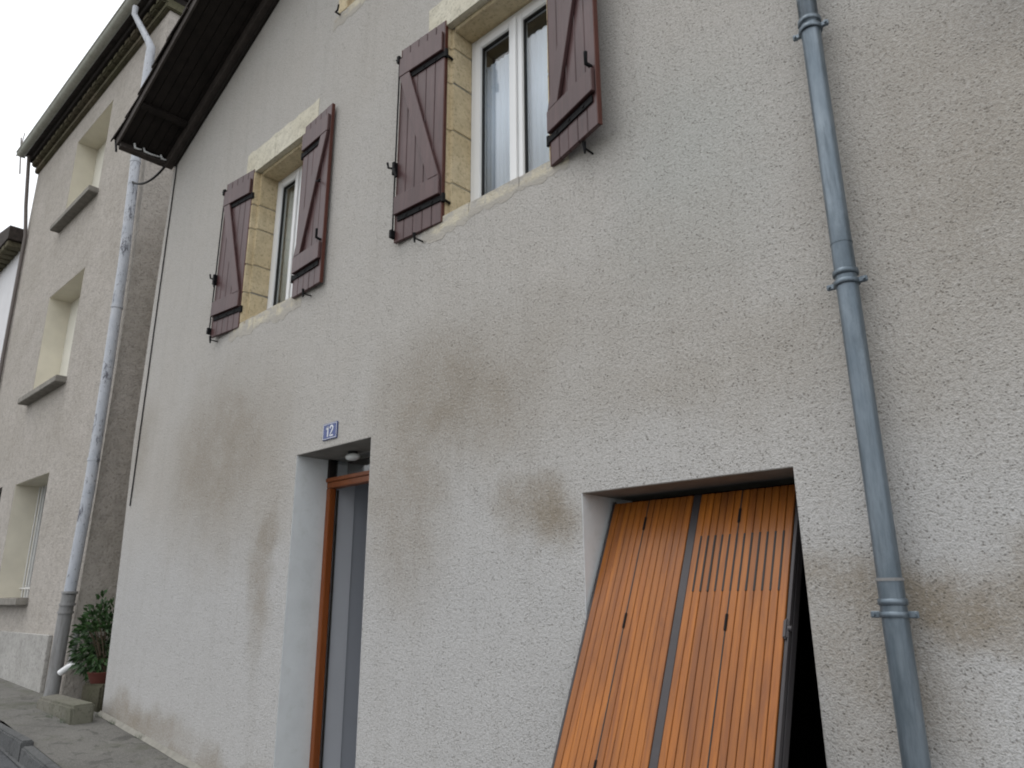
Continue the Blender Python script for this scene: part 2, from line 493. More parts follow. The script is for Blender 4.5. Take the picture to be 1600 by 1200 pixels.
class MB:
    def __init__(s):
        s.bm = bmesh.new()
    def box(s, x0, x1, y0, y1, z0, z1, bev=0.0, seg=1, jit=0.0, mi=0):
        v = [s.bm.verts.new((x, y, z)) for x in (x0, x1) for y in (y0, y1) for z in (z0, z1)]
        F = [(0, 1, 3, 2), (4, 6, 7, 5), (0, 4, 5, 1), (2, 3, 7, 6), (0, 2, 6, 4), (1, 5, 7, 3)]
        fs = [s.bm.faces.new([v[i] for i in f]) for f in F]
        for f in fs: f.material_index = mi
        if jit:
            for q in v:
                q.co += Vector((random.uniform(-jit, jit), random.uniform(-jit, jit) * 0.3, random.uniform(-jit, jit)))
        if bev:
            es = list({e for f in fs for e in f.edges})
            bmesh.ops.bevel(s.bm, geom=es, offset=bev, segments=seg, affect='EDGES', material=-1)
        return s
    def prism(s, pts, y0, y1, mi=0):
        """polygon in x,z extruded along y"""
        a = [s.bm.verts.new((x, y0, z)) for x, z in pts]
        b = [s.bm.verts.new((x, y1, z)) for x, z in pts]
        n = len(pts)
        fs = [s.bm.faces.new(a), s.bm.faces.new(b[::-1])]
        for i in range(n):
            j = (i + 1) % n
            fs.append(s.bm.faces.new((a[j], a[i], b[i], b[j])))
        for f in fs: f.material_index = mi
        return s
    def prism_x(s, pts, x0, x1):
        """polygon in y,z extruded along x"""
        a = [s.bm.verts.new((x0, y, z)) for y, z in pts]
        b = [s.bm.verts.new((x1, y, z)) for y, z in pts]
        n = len(pts)
        s.bm.faces.new(a); s.bm.faces.new(b[::-1])
        for i in range(n):
            j = (i + 1) % n
            s.bm.faces.new((a[j], a[i], b[i], b[j]))
        return s
    def tube(s, pts, r, seg=16, caps=True):
        pts = [Vector(p) for p in pts]
        rr = r if isinstance(r, (list, tuple)) else [r] * len(pts)
        rings = []
        up = Vector((0.13, 0.31, 0.94)).normalized()
        prevx = None
        for i, p in enumerate(pts):
            if i == 0: d = pts[1] - pts[0]
            elif i == len(pts) - 1: d = pts[-1] - pts[-2]
            else: d = (pts[i + 1] - p).normalized() + (p - pts[i - 1]).normalized()
            d.normalize()
            if prevx is None:
                x = d.cross(up)
                if x.length < 0.2: x = d.cross(Vector((1, 0, 0)))
            else:
                x = prevx - d * prevx.dot(d)
            x.normalize(); prevx = x
            y = d.cross(x)
            rings.append([s.bm.verts.new(p + (x * math.cos(2 * math.pi * k / seg) + y * math.sin(2 * math.pi * k / seg)) * rr[i]) for k in range(seg)])
        for a, b in zip(rings, rings[1:]):
            for k in range(seg):
                f = s.bm.faces.new((a[k], a[(k + 1) % seg], b[(k + 1) % seg], b[k]))
                f.smooth = True
        if caps:
            s.bm.faces.new([s.bm.verts.new(v.co) for v in rings[0][::-1]]); s.bm.faces.new([s.bm.verts.new(v.co) for v in rings[-1]])
        return s
    def quad(s, *p):
        s.bm.faces.new([s.bm.verts.new(q) for q in p])
        return s
    def mesh(s, name, *mats):
        bmesh.ops.recalc_face_normals(s.bm, faces=s.bm.faces)
        me = bpy.data.meshes.new(name)
        s.bm.to_mesh(me)
        s.bm.free()
        for m in mats: me.materials.append(M[m])
        return me
    def build(s, name, mat, parent=None, loc=None, rot=None):
        mats = mat if isinstance(mat, (list, tuple)) else (mat,)
        return link(name, s.mesh(name, *mats), parent, loc, rot)

def bool_cut(me, cutters):
    """me minus boxes, once, on data (no operators)"""
    o = bpy.data.objects.new('tmp', me); COL.objects.link(o)
    cs = []
    for (x0, x1, y0, y1, z0, z1) in cutters:
        c = MB().box(x0, x1, y0, y1, z0, z1).build('tmp_cut', 'gasket')
        md = o.modifiers.new('b', 'BOOLEAN'); md.operation = 'DIFFERENCE'; md.object = c; md.solver = 'EXACT'
        cs.append(c)
    dg = bpy.context.evaluated_depsgraph_get()
    dg.update()
    ev = o.evaluated_get(dg)
    out = bpy.data.meshes.new_from_object(ev)
    bpy.data.objects.remove(o)
    for c in cs: bpy.data.objects.remove(c)
    return out

def gz(x):                                              # height of the pavement along the street
    return -1.74 - 0.0935 * x if x > -8 else -0.992 - 0.035 * (x + 8)

def strip(y0, y1, dz, x0=-60, x1=60, n=120, slope=0.0):
    mb = MB()
    xs = [x0 + (x1 - x0) * i / n for i in range(n + 1)] + [-8.0]
    xs = sorted(set(xs))
    for a, b in zip(xs, xs[1:]):
        mb.quad((a, y0, gz(a) + dz), (b, y0, gz(b) + dz), (b, y1, gz(b) + dz + slope), (a, y1, gz(a) + dz + slope))
    bmesh.ops.remove_doubles(mb.bm, verts=mb.bm.verts, dist=1e-5)
    return mb

# ------------------------------------------------------------------ ground
strip(-300, 300, -0.16, -300, 300, 200).build('ground', 'soil')['kind'] = 'structure'
strip(-6.2, -0.84, -0.11).build('road', 'road_asphalt')['kind'] = 'structure'
strip(-0.745, 0.2, 0.0).build('pavement', 'pavement_asphalt')['kind'] = 'structure'
strip(-8.0, -6.21, 0.0).build('pavement', 'pavement_asphalt')['kind'] = 'structure'
strip(0.2, 12, -0.004, -8.85, -7.95, 4).build('alley_ground', 'soil')['kind'] = 'structure'
kerb = thing('kerb', (-8, -0.79, gz(-8)), None, None)
kerb['kind'] = 'structure'
kx = -14.0
KS = None
while kx < 2:
    L_ = 0.98
    zc = gz(kx + L_ / 2)
    ang = math.atan(-0.0935 if kx > -8 else -0.035)
    if KS is None:
        KS = MB().box(-0.485, 0.485, -0.045, 0.045, -0.16, 0.012, 0.012, 2).mesh('kerb_stone', 'kerb_stone')
    link('kerb_stone', KS, kerb, (kx + L_ / 2, -0.79 + random.uniform(-.004, .004), zc + random.uniform(-.004, .003)), (0, -ang, 0))
    kx += L_ + 0.008
strip(-0.865, -0.838, -0.1).build('gutter_line', 'kerb_stone')['kind'] = 'structure'

# ------------------------------------------------------------------ main house
house = thing('rendered_house', (-2, 0, -1.5), 'grey roughcast gable fronted house with brown shutters and number 12 by its door', 'house')
ZS = lambda x: 4.92 + 0.44 * (x + 8.0) if x < -2 else 4.92 + 0.44 * 6 - 0.44 * (x + 2)
# openings (x0, x1, z0, z1)
W1 = (-5.89, -5.03, 2.34, 3.85)
W2 = (-3.234, -2.33, 2.36, 3.84)
DO = (-4.785, -3.885, -1.40, 1.02)
GA = (-2.181, -1.148, -1.62, 0.487)
AT = (-4.52, -3.75, 4.83, 5.75)
outline = [(-7.87, -1.3), (-7.87, -0.99), (-7.94, 0.4), (-8.02, 1.6), (-8.0, 3.2), (-7.965, 4.2), (-7.96, ZS(-7.96) + 0.02),
           (-2, ZS(-2) + 0.02), (4, ZS(4) + 0.02), (4, -2.4), (-3, -1.9)]
wall = MB().prism(outline, 0.0, 0.42).mesh('wall', 'render')
e = 0.06
cuts = [(W1[0] - e, W1[1] + e, -1, 1, W1[2] - e, W1[3] + e), (W2[0] - e, W2[1] + e, -1, 1, W2[2] - e, W2[3] + e),
        (DO[0], DO[1], -1, 1, -3, DO[3]), (GA[0], GA[1], -1, 1, -3, GA[3]), (AT[0] - e, AT[1] + e, -1, 1, AT[2] - e, AT[3] + e)]
wall = bool_cut(wall, cuts)
wall.name = 'wall'
wall.materials.clear(); wall.materials.append(M['render'])
link('wall', wall, house)
# sides and back of the house
MB().box(-7.95, -7.6, 0.423, 9, -1.6, 4.88).build('side_wall', 'rubble_side', house)
MB().box(3.6, 3.99, 0.423, 9, -2.4, 4.88).build('side_wall', 'render', house)
MB().prism([(-7.93, -1.6), (-7.93, ZS(-7.93)), (-2, ZS(-2)), (3.98, ZS(3.98)), (3.98, -2.4)], 9.003, 9.3).build('back_wall', 'render', house)
MB().box(-7.58, 3.58, 0.43, 8.99, -2.6, -2.4).build('interior_floor', 'interior_dark', house)

def room(x0, x1, z0, z1, depth, mat, floor=None, y0=0.421):
    mb = MB()
    a, b = y0, y0 + depth
    mb.quad((x0, a, z0), (x0, b, z0), (x0, b, z1), (x0, a, z1))
    mb.quad((x1, a, z0), (x1, b, z0), (x1, b, z1), (x1, a, z1))
    mb.quad((x0, b, z0), (x1, b, z0), (x1, b, z1), (x0, b, z1))
    mb.quad((x0, a, z1), (x1, a, z1), (x1, b, z1), (x0, b, z1))
    mb.quad((x0, a, z0), (x1, a, z0), (x1, b, z0), (x0, b, z0))
    return mb.build('room_interior', mat, house)
room(W1[0] - 1, W1[1] + 0.5, 1.6, 4.2, 3, 'interior_dark')
room(W2[0] - 0.45, W2[1] + 1, 1.6, 4.2, 3, 'interior_dark')
room(GA[0] - 0.15, GA[1] + 1.2, -1.75, 0.55, 4, 'interior_dark')
room(AT[0] - .3, AT[1] + .3, AT[2] - .2, AT[3] + .2, 2, 'interior_dark')
room(DO[0] + 0.02, DO[1] + 0.02, -1.3, 1.10, 3.2, 'hall_wall_shaded', y0=0.35)

# --- dressed stone around the windows
def stones(op, jambs, lint_split, pale_top=True, right=True, sill_ext=(0.2, 0.14)):
    x0, x1, z0, z1 = op
    reb, rd = 0.028, 0.05
    # jamb stones, L shaped for the shutter rebate
    for side in ((0, 1) if right else (0,)):
        z = z0
        for i, h in enumerate(jambs if side == 0 else jambs[::-1]):
            h2 = min(h, z1 - z)
            if h2 < 0.05: break
            wd = random.uniform(0.07, 0.11) if i % 2 else random.uniform(0.12, 0.19)
            g = 0.004
            if side == 0:
                pts = [(x0 - wd, -0.004), (x0, -0.004), (x0, rd), (x0 + reb, rd), (x0 + reb, 0.33), (x0 - wd, 0.33)]
            else:
                pts = [(x1 + wd, -0.004), (x1, -0.004), (x1, rd), (x1 - reb, rd), (x1 - reb, 0.33), (x1 + wd, 0.33)]
            mb = MB()
            bm = mb.bm
            a = [bm.verts.new((px, py, z + g)) for px, py in pts]
            b = [bm.verts.new((px, py, z + h2 - g)) for px, py in pts]
            bm.faces.new(a); bm.faces.new(b[::-1])
            for k in range(6):
                j = (k + 1) % 6
                bm.faces.new((a[k], a[j], b[j], b[k]))
            bmesh.ops.bevel(bm, geom=list(bm.edges), offset=0.005, segments=2, affect='EDGES')
            for v in bm.verts:
                v.co += Vector(noise.noise_vector(v.co * 9)) * 0.004
            mb.build('stone', 'limestone', house)
            z += h2
    # joint mortar behind the stones
    MB().box(x0 - 0.05, x0 + reb - 0.006, rd + 0.006, 0.325, z0 - 0.02, z1 + 0.02).build('mortar', 'white_mortar', house)
    MB().box(x0 - 0.058, x0 - 0.004, 0.004, rd + 0.005, z0 - 0.02, z1 + 0.02).build('mortar', 'white_mortar', house)
    if right:
        MB().box(x1 + 0.004, x1 + 0.058, 0.004, rd + 0.005, z0 - 0.02, z1 + 0.02).build('mortar', 'white_mortar', house)
        MB().box(x1 - reb + 0.006, x1 + 0.05, rd + 0.006, 0.325, z0 - 0.02, z1 + 0.02).build('mortar', 'white_mortar', house)
    # lintel stones, irregular top edge
    xs = [x0 - 0.19] + lint_split + [x1 + 0.18]
    for a, b in zip(xs, xs[1:]):
        n_ = 7
        top = [(b - (b - a - 0.006) * k / n_ - 0.003, z1 + 0.25 + 0.02 * noise.noise(Vector((a * 3 + k * 1.3, z1, 2)))) for k in range(n_ + 1)]
        mb = MB().prism([(a + 0.003, z1 + 0.003), (b - 0.003, z1 + 0.003)] + top, -0.004, 0.049)
        mb.prism([(a + 0.003, z1 - reb), (b - 0.003, z1 - reb), (b - 0.003, z1 + 0.2), (a + 0.003, z1 + 0.2)], 0.0505, 0.33) if False else None
        for v in mb.bm.verts: v.co += Vector(noise.noise_vector(v.co * 6)) * 0.002
        mb.build('lintel_stone', 'limestone_pale' if pale_top else 'limestone', house)
    MB().box(x0 + reb + .002, x1 - reb - .002, 0.0505, 0.33, z1 - reb, z1 + 0.15, 0.004, 2).build('lintel_stone', 'limestone', house)
    # sill, ragged lower edge where the render was cut back
    xa, xb = x0 - sill_ext[0], x1 + sill_ext[1]
    xs = [xa, xa + (xb - xa) * 0.36, xa + (xb - xa) * 0.7, xb]
    for i, (a, b) in enumerate(zip(xs, xs[1:])):
        n_ = 24
        bot = [(a + 0.002 + (b - a - 0.004) * k / n_, z0 - 0.125 + 0.07 * noise.noise(Vector(((a + (b - a) * k / n_) * 4.1, z0, 5))) + 0.03 * noise.noise(Vector(((a + (b - a) * k / n_) * 17, z0, 2)))) for k in range(n_ + 1)]
        tp = [(b - 0.003, z0 - 0.002 + 0.006), (a + 0.003, z0 - 0.002)]
        mb = MB().prism(bot + tp, -0.0015, 0.33)
        mb.build('sill_stone', 'sill_slurry', house)
stones(W1, [0.30, 0.27, 0.36, 0.24, 0.4], [-5.55])
stones(W2, [0.26, 0.40, 0.37, 0.28, 0.3], [-2.8])
stones(AT, [0.25, 0.3, 0.3, 0.2], [-4.1], sill_ext=(0.2, 0.14))

# --- white windows
def window(op, yf, xl, xr, mull):
    x0, x1, z0, z1 = op
    reb = 0.028
    x0 += reb; x1 -= reb; z1 -= reb
    win = part_empty('window', house)
    fw = 0.055
    mb = MB()
    for b in ((x0, x0 + fw, z0, z1), (x1 - fw, x1, z0, z1)):
        mb.box(b[0] + .001, b[1], yf, yf + 0.06, b[2] + .001, b[3] - .001, 0.004, 2)
    mb.box(x0 + fw, x1 - fw, yf, yf + 0.06, z1 - fw, z1 - .001, 0.004, 2)
    mb.box(x0 + fw, x1 - fw, yf, yf + 0.06, z0 + .001, z0 + fw, 0.004, 2)
    mb.build('frame', 'pvc', win)
    cw = 0.06
    for a, b in ((x0 + fw - 0.012, mull - 0.002), (mull + 0.002, x1 - fw + 0.012)):
        za, zb = z0 + fw - 0.012, z1 - fw + 0.012
        mb = MB()
        y = yf + 0.012
        yb = yf - 0.008
        mb.box(a, a + cw, yb, yb + 0.06, za, zb, 0.006, 2)
        mb.box(b - cw, b, yb, yb + 0.06, za, zb, 0.006, 2)
        mb.box(a + cw, b - cw, yb, yb + 0.06, zb - cw, zb, 0.006, 2)
        mb.box(a + cw, b - cw, yb, yb + 0.06, za, za + cw, 0.006, 2)
        mb.build('casement', 'pvc', win)
        mb = MB()
        for q in ((a + cw, a + cw + .006, za + cw, zb - cw), (b - cw - .006, b - cw, za + cw, zb - cw), (a + cw, b - cw, za + cw, za + cw + .006), (a + cw, b - cw, zb - cw - .006, zb - cw)):
            mb.box(q[0], q[1], yf + .006, yf + .03, q[2], q[3])
        mb.build('gasket', 'gasket', win)
        MB().box(a + cw - .003, b - cw + .003, yf + 0.02, yf + 0.026, za + cw - .003, zb - cw + .003).build('pane', 'glass', win)
    MB().box(mull - 0.018, mull + 0.018, yf - 0.022, yf - 0.009, z0 + fw, z1 - fw, 0.005, 2).build('mullion', 'pvc', win)
    return win
window(W1, 0.215, 0, 0, -5.47)
window(W2, 0.215, 0, 0, -2.775)

# --- attic opening: closed brown shutter
at = part_empty('attic_shutter', house)
bx = AT[0] + 0.03
k = 0
while bx < AT[1] - 0.05:
    MB().box(bx + .002, bx + .10, 0.10, 0.13, AT[2] + .01, AT[3] - .03, 0.003).build('plank', 'orange_wood', at)
    bx += 0.102
MB().tube([(AT[0] - .1, -.005, AT[2] - .01), (AT[0] - .1, -.05, AT[2] - .01), (AT[0] - .06, -.055, AT[2] - .02), (AT[0] - .05, -.055, AT[2] + .03)], 0.008, 8).build('shutter_hook', 'black_iron', house)

# --- brown Z-braced shutters
def shutter(hx, z0, z1, wd, side, yh, ang, espagnolette=False):
    """hinge axis at (hx, yh); leaf runs to side*(+x) from it, swung ang off the wall"""
    h = z1 - z0
    sh = part_empty('shutter', house, (hx, yh, z0), (0, 0, -side * ang))
    n_ = 5
    pw = wd / n_
    s = side
    def bx(name, a, b, y0, y1, c, d, mat, bev=0.003):
        xa, xb = sorted((s * a, s * b))
        return MB().box(xa, xb, y0, y1, c, d, bev).build(name, mat, sh)
    for i in range(n_):
        bx('plank', i * pw + 0.002, (i + 1) * pw - 0.002, -0.026 - random.uniform(0, .0015), 0.0, 0, h, 'shutter_wood', 0.004)
    # edge strips, redder where the lacquer keeps
    bx('edge_strip', wd - 0.0015, wd + 0.004, -0.027, 0.001, 0.001, h - .001, 'shutter_edge', 0.001)
    bx('edge_strip', -0.004, 0.0015, -0.027, 0.001, 0.001, h - .001, 'shutter_edge', 0.001)
    rt0, rt1 = h * 0.835, h * 0.935
    rb0, rb1 = h * 0.125, h * 0.215
    bx('rail', 0.006, wd - 0.006, -0.054, -0.0285, rt0, rt1, 'shutter_wood', 0.004)
    bx('rail', 0.006, wd - 0.006, -0.054, -0.0285, rb0, rb1, 'shutter_wood', 0.004)
    # diagonal from the hinge foot up to the free edge
    bw = 0.10
    a0, a1 = 0.012, wd - 0.012
    pts = [(s * a0, rb1 + .002), (s * (a0 + bw), rb1 + .002), (s * a1, rt0 - .002), (s * (a1 - bw), rt0 - .002)]
    mb = MB().prism(pts, -0.052, -0.0285)
    bmesh.ops.bevel(mb.bm, geom=list(mb.bm.edges), offset=0.003, segments=1, affect='EDGES')
    mb.build('brace', 'shutter_wood', sh)
    # strap hinges under each rail, with knuckle
    for zc in (rt0 - 0.026, rb0 - 0.028):
        mb = MB()
        xa, xb = sorted((s * -0.012, s * (wd - 0.03)))
        mb.box(xa, xb, -0.036, -0.0275, zc - 0.02, zc + 0.02, 0.002)
        for fx in (0.08, 0.2, 0.33):
            mb.tube([(s * fx, -0.036, zc), (s * fx, -0.041, zc)], 0.009, 8)
        mb.tube([(s * -0.016, -0.026, zc - 0.03), (s * -0.016, -0.026, zc + 0.03)], 0.014, 10)
        mb.tube([(s * -0.016, -0.026, zc - 0.01), (s * -0.016, 0.08, zc - 0.02)], 0.009, 8)
        mb.build('strap_hinge', 'black_iron', sh)
    if espagnolette:
        mb = MB()
        ex = s * (wd + 0.006)
        mb.tube([(ex, -0.04, 0.05), (ex, -0.04, h - 0.06)], 0.006, 8)
        for zc, k in ((0.06, .03), (h * 0.36, .05), (h - 0.10, .03)):
            mb.box(min(ex - .012, ex + .012), max(ex - .012, ex + .012), -0.062, -0.02, zc - k, zc + k, 0.003)
        mb.tube([(ex, -0.045, h * 0.36), (ex + s * .05, -0.06, h * .375), (ex + s * .055, -0.065, h * .40)], 0.008, 8)
        mb.tube([(ex, -0.045, h * 0.36), (ex - s * .03, -0.075, h * .34), (ex - s * .05, -0.07, h * .30)], 0.009, 8)
        mb.tube([(ex, -0.045, h * .93), (ex + s * .03, -0.05, h * .945)], 0.005, 8)
        mb.build('lock_rod', 'black_iron', sh)
    else:
        mb = MB()
        mb.tube([(s * (wd - .1), -0.03, h * .57), (s * (wd - .09), -0.07, h * .56), (s * (wd - .05), -0.075, h * .545), (s * (wd - 0.02), -0.07, h * .55)], 0.006, 8)
        mb.build('latch_hook', 'black_iron', sh)
        mb = MB()
        mb.tube([(s * (wd - .03), -0.03, h * .23), (s * (wd - .03), -0.065, h * .235), (s * (wd - .03), -0.065, h * .28)], 0.011, 8)
        mb.build('latch_keeper', 'black_iron', sh)
    return sh
shutter(-5.915, 2.305, 3.885, 0.435, -1, 0.018, math.radians(6), True)
shutter(-4.995, 2.305, 3.885, 0.43, 1, 0.0, math.radians(3))
shutter(-3.235, 2.32, 3.885, 0.45, -1, 0.015, math.radians(3), True)
shutter(-2.30, 2.31, 3.885, 0.44, 1, 0.01, math.radians(17))
# hold-back catches on the wall under the leaves
for x, z in ((-6.3, 2.27), (-4.75, 2.26), (-3.42, 2.25), (-2.03, 2.27)):
    mb = MB().tube([(x, 0.01, z), (x, -0.07, z)], 0.006, 8)
    mb.tube([(x, -0.07, z - 0.03), (x, -0.075, z + 0.035)], [0.006, 0.011], 8)
    mb.build('shutter_catch', 'black_iron', house)

# --- entrance door: painted reveals, frame, transom
dr = part_empty('entrance_door', house)
y0, y1 = 0.265, 0.335
MB().box(DO[0] + .004, DO[0] + 0.056, y0, y1 - .02, -1.35, 0.80, 0.004, 2).build('frame_post', 'frame_wood', dr)
MB().box(DO[1] - 0.062, DO[1] - .004, y0, y1, -1.35, 0.80, 0.004, 2).build('frame_post', 'frame_wood', dr)
MB().box(DO[0] + 0.0625, DO[0] + 0.067, y0 + .05, y1, -1.35, 0.79, 0.002).build('door_stop', 'dark_wood', dr)
MB().box(DO[0] + .004, DO[1] - .004, y0 + .001, y1, 0.802, 0.845, 0.004, 2).build('transom_rail', 'frame_wood', dr)
MB().box(DO[0] + .004, DO[1] - .004, y0 - .012, y1, 0.8465, 0.875, 0.004, 2).build('transom_rail', 'frame_wood', dr)
MB().box(DO[0] + .004, DO[0] + .03, y0, y1, 0.877, DO[3] - .003).build('transom_frame', 'dark_wood', dr)
MB().box(DO[1] - .03, DO[1] - .004, y0, y1, 0.877, DO[3] - .003).build('transom_frame', 'dark_wood', dr)
MB().box(DO[0] + .03, DO[1] - .03, y0 + .03, y0 + .035, 0.877, DO[3] - .003).build('pane', 'glass', dr)
MB().box(DO[0] + .031, DO[1] - .031, 0.421, 0.43, 0.86, 1.09).build('transom_back', 'interior_dark', dr)
MB().box(DO[0] + 0.0, DO[0] + 0.0035, 0.002, 0.34, -1.35, DO[3] - .002).build('reveal', 'smooth_reveal', dr)
MB().box(DO[1] - 0.0035, DO[1], 0.002, 0.34, -1.35, DO[3] - .002).build('reveal', 'smooth_reveal', dr)
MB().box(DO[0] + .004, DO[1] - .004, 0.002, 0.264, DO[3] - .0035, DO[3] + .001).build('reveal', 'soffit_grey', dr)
MB().box(DO[0] + .021, DO[0] + .030, 0.337, 0.50, -1.29, 0.99).build('lit_wall_panel', 'hall_wall_lit', dr)  # pale panel paints daylight by the door onto the hall wall
MB().box(DO[0], DO[1], 0.0, 3.5, -1.6, gz(-4.3)).build('door_step', 'block_concrete', dr)
MB().box(GA[0], GA[0] + 0.0035, 0.002, 0.419, -1.7, GA[3] - .002).build('reveal', 'smooth_reveal', house)
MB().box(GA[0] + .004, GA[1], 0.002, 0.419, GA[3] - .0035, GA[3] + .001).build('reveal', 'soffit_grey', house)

# --- garage door leaf, hung in the opening and pushed out at the foot
T = math.atan(0.46)
gd = part_empty('garage_door', house, (-1.6935, 0.02 + 0.46 * 0.455, 0.455), (-T, 0, 0))    # local: z down along the leaf = -z, outer face at y=0
LEN = 2.02
half = []
NS = 13
for (xa, xb, vents) in ((-0.4565, -0.020, False), (0.020, 0.4565, True)):
    pw = (xb - xa) / NS
    for i in range(NS):
        a, b = xa + i * pw, xa + (i + 1) * pw
        dy = random.uniform(-0.0012, 0.0012)
        g = 0.0013 if vents else 0.0009
        MB().box(a + g, b - g, dy, 0.018 + dy, -LEN, -0.004, 0.0022).build('slat', 'orange_wood', gd)
    # tongue-and-groove backing
    if not vents:
        MB().box(xa, xb, 0.012, 0.03, -LEN, -0.004).build('backing', 'dark_wood', gd)
    else:
        MB().box(xa, xb, 0.012, 0.03, -LEN, -0.004).build('backing', 'dark_wood', gd)
        for i in range(1, NS):
            a = xa + i * pw
            MB().box(a - 0.0045, a + 0.0045, -0.0028, 0.004, -0.47, -0.215, 0.0015).build('vent_slot', 'gasket', gd)
    mid = (xa + xb) / 2 - pw / 2
    MB().box(mid - .002, mid + .0025, -0.0024, 0.004, -LEN, -0.004).build('seam', 'gasket', gd)
    for zc in (-0.13, -0.60, -1.2, -1.7):
        MB().box(mid - .006, mid + .006, -0.006, 0.004, zc - 0.035, zc + 0.035, 0.003).build('bolt_plate', 'black_iron', gd)
MB().box(-0.019, 0.019, 0.003, 0.035, -LEN, 0.0, 0.002).build('centre_rail', 'steel_brown', gd)
MB().box(0.4575, 0.472, 0.006, 0.045, -LEN - .01, 0.01, 0.003).build('side_rail', 'steel_brown', gd)
MB().box(0.4725, 0.477, -0.004, 0.018, -LEN - .01, 0.01, 0.001).build('side_rail', 'steel_brown', gd)
MB().box(0.4725, 0.476, 0.03, 0.07, -LEN - .01, 0.01, 0.001).build('side_rail', 'steel_brown', gd)
MB().box(-0.472, -0.4575, 0.002, 0.045, -LEN - .01, 0.01, 0.003).build('side_rail', 'steel_brown', gd)
MB().box(-0.457, 0.457, 0.031, 0.06, -LEN, -LEN + 0.04).build('cross_rail', 'steel_brown', gd)
MB().box(-0.457, 0.457, 0.031, 0.06, -0.05, -0.01).build('cross_rail', 'steel_brown', gd)
# side catch
mb = MB().box(0.455, 0.474, -0.012, 0.012, -0.66, -0.585, 0.006, 2)
mb.tube([(0.474, 0.0, -0.62), (0.488, 0.0, -0.62)], 0.012, 10)
mb.build('side_catch', 'steel_brown', gd)
# pivot arm
MB().tube([(GA[1] - 0.03, 0.22, -0.62), (-1.26, -0.2, -0.60)], 0.012, 8).build('pivot_arm', 'steel_brown', house)

# ------------------------------------------------------------------ roof of the main house
roof = part_empty('roof', house)
x0, x1 = -8.05, -2.0
ct = math.atan(0.44)
LR = (x1 - x0) / math.cos(ct)
def slope_box(name, s0, s1, ya, yb, n0, n1, mat, bev=0.0, parent=roof, mir=False, jit=0):
    """box along the verge: s along the slope, n above the soffit line"""
    mb = MB().box(s0, s1, ya, yb, n0, n1, bev, 1, jit)
    zb = ZS(-8.0) + 0.44 * (x0 + 8.0)
    if mir:
        mt = Matrix.Translation((4.05, 0, zb)) @ Matrix.Rotation(math.pi, 4, 'Z') @ Matrix.Rotation(-ct, 4, 'Y')
    else:
        mt = Matrix.Translation((x0, 0, zb)) @ Matrix.Rotation(-ct, 4, 'Y')
    bmesh.ops.transform(mb.bm, matrix=mt, verts=mb.bm.verts)
    return mb.build(name, mat, parent)
bw = 0.092
yb_ = -0.575
while yb_ < -0.03:
    slope_box('soffit_board', 0.02, LR, yb_, min(yb_ + bw - 0.006, -0.002), 0.0 + random.uniform(0, .004), 0.02, 'dark_wood')
    yb_ += bw
slope_box('verge_board', -0.02, LR, -0.60, -0.577, -0.035, 0.135, 'roof_beam', 0.004)
slope_box('wall_beam', 0.0, LR, -0.085, -0.003, -0.12, -0.002, 'roof_beam', 0.006)
slope_box('wall_beam', 0.10, LR, -0.03, -0.002, -0.17, -0.122, 'dark_wood', 0.004)
slope_box('deck', 0.01, LR + .01, -0.57, 9.5, 0.03, 0.06, 'dark_wood')
slope_box('deck', 0.01, LR, -9.5, 0.57, 0.03, 0.06, 'dark_wood', mir=True)
for i in range(1):                                     # rafters crossing the overhang
    s = 0.55 + i * 1.2
    slope_box('rafter', s, s + 0.07, -0.57, -0.09, -0.05, -0.001, 'dark_wood', 0.004)
slope_box('eave_beam', -0.03, 0.035, -0.576, -0.087, -0.085, 0.0, 'roof_beam', 0.004)
# white bars added for light seen through the gap inside the eave beam
for (ya, yb2, r_) in ((-0.44, -0.36, 1), (-0.335, -0.16, 0), (-0.145, -0.07, 0)):
    mb = MB().tube([(0.07 if r_ else 0.055, ya, 0.0), (0.05, ya + .01, -0.045), (0.05, (ya + yb2) / 2, -0.048), (0.055, yb2, -0.038)], [0.012, 0.014, 0.011, 0.007], 8)
    zb = ZS(-8.0) + 0.44 * (x0 + 8.0)
    bmesh.ops.transform(mb.bm, matrix=Matrix.Translation((x0, 0, zb)) @ Matrix.Rotation(-ct, 4, 'Y'), verts=mb.bm.verts)
    mb.build('gap_light_bar', 'gap_light_white', roof)
slope_box('eave_hook', -0.05, -0.03, -0.605, -0.585, -0.12, 0.14, 'black_iron', 0.002)
# verge tiles: half round, one over the other
TM = None
mb = MB()
def half_tile(r0, r1, L_, th=0.014, seg=9):
    mb = MB(); bm = mb.bm
    def ring(r, z): return [bm.verts.new((z, math.cos(math.pi * k / seg) * r, math.sin(math.pi * k / seg) * r)) for k in range(seg + 1)]
    a, b, c, d = ring(r0, 0), ring(r1, L_), ring(r0 - th, 0), ring(r1 - th, L_)
    for k in range(seg):
        for q in ((a[k], a[k + 1], b[k + 1], b[k]), (c[k + 1], c[k], d[k], d[k + 1]), (a[k + 1], a[k], c[k], c[k + 1]), (b[k], b[k + 1], d[k + 1], d[k])):
            bm.faces.new(q).smooth = False
    for p, q, r, s_ in ((a[0], b[0], d[0], c[0]), (a[-1], c[-1], d[-1], b[-1])):
        bm.faces.new((p, q, r, s_))
    return mb.mesh('tile', 'old_tile')
TM = half_tile(0.095, 0.08, 0.44)
zb = ZS(-8.0) + 0.44 * (x0 + 8.0)
base = Matrix.Translation((x0, 0, zb)) @ Matrix.Rotation(-ct, 4, 'Y')
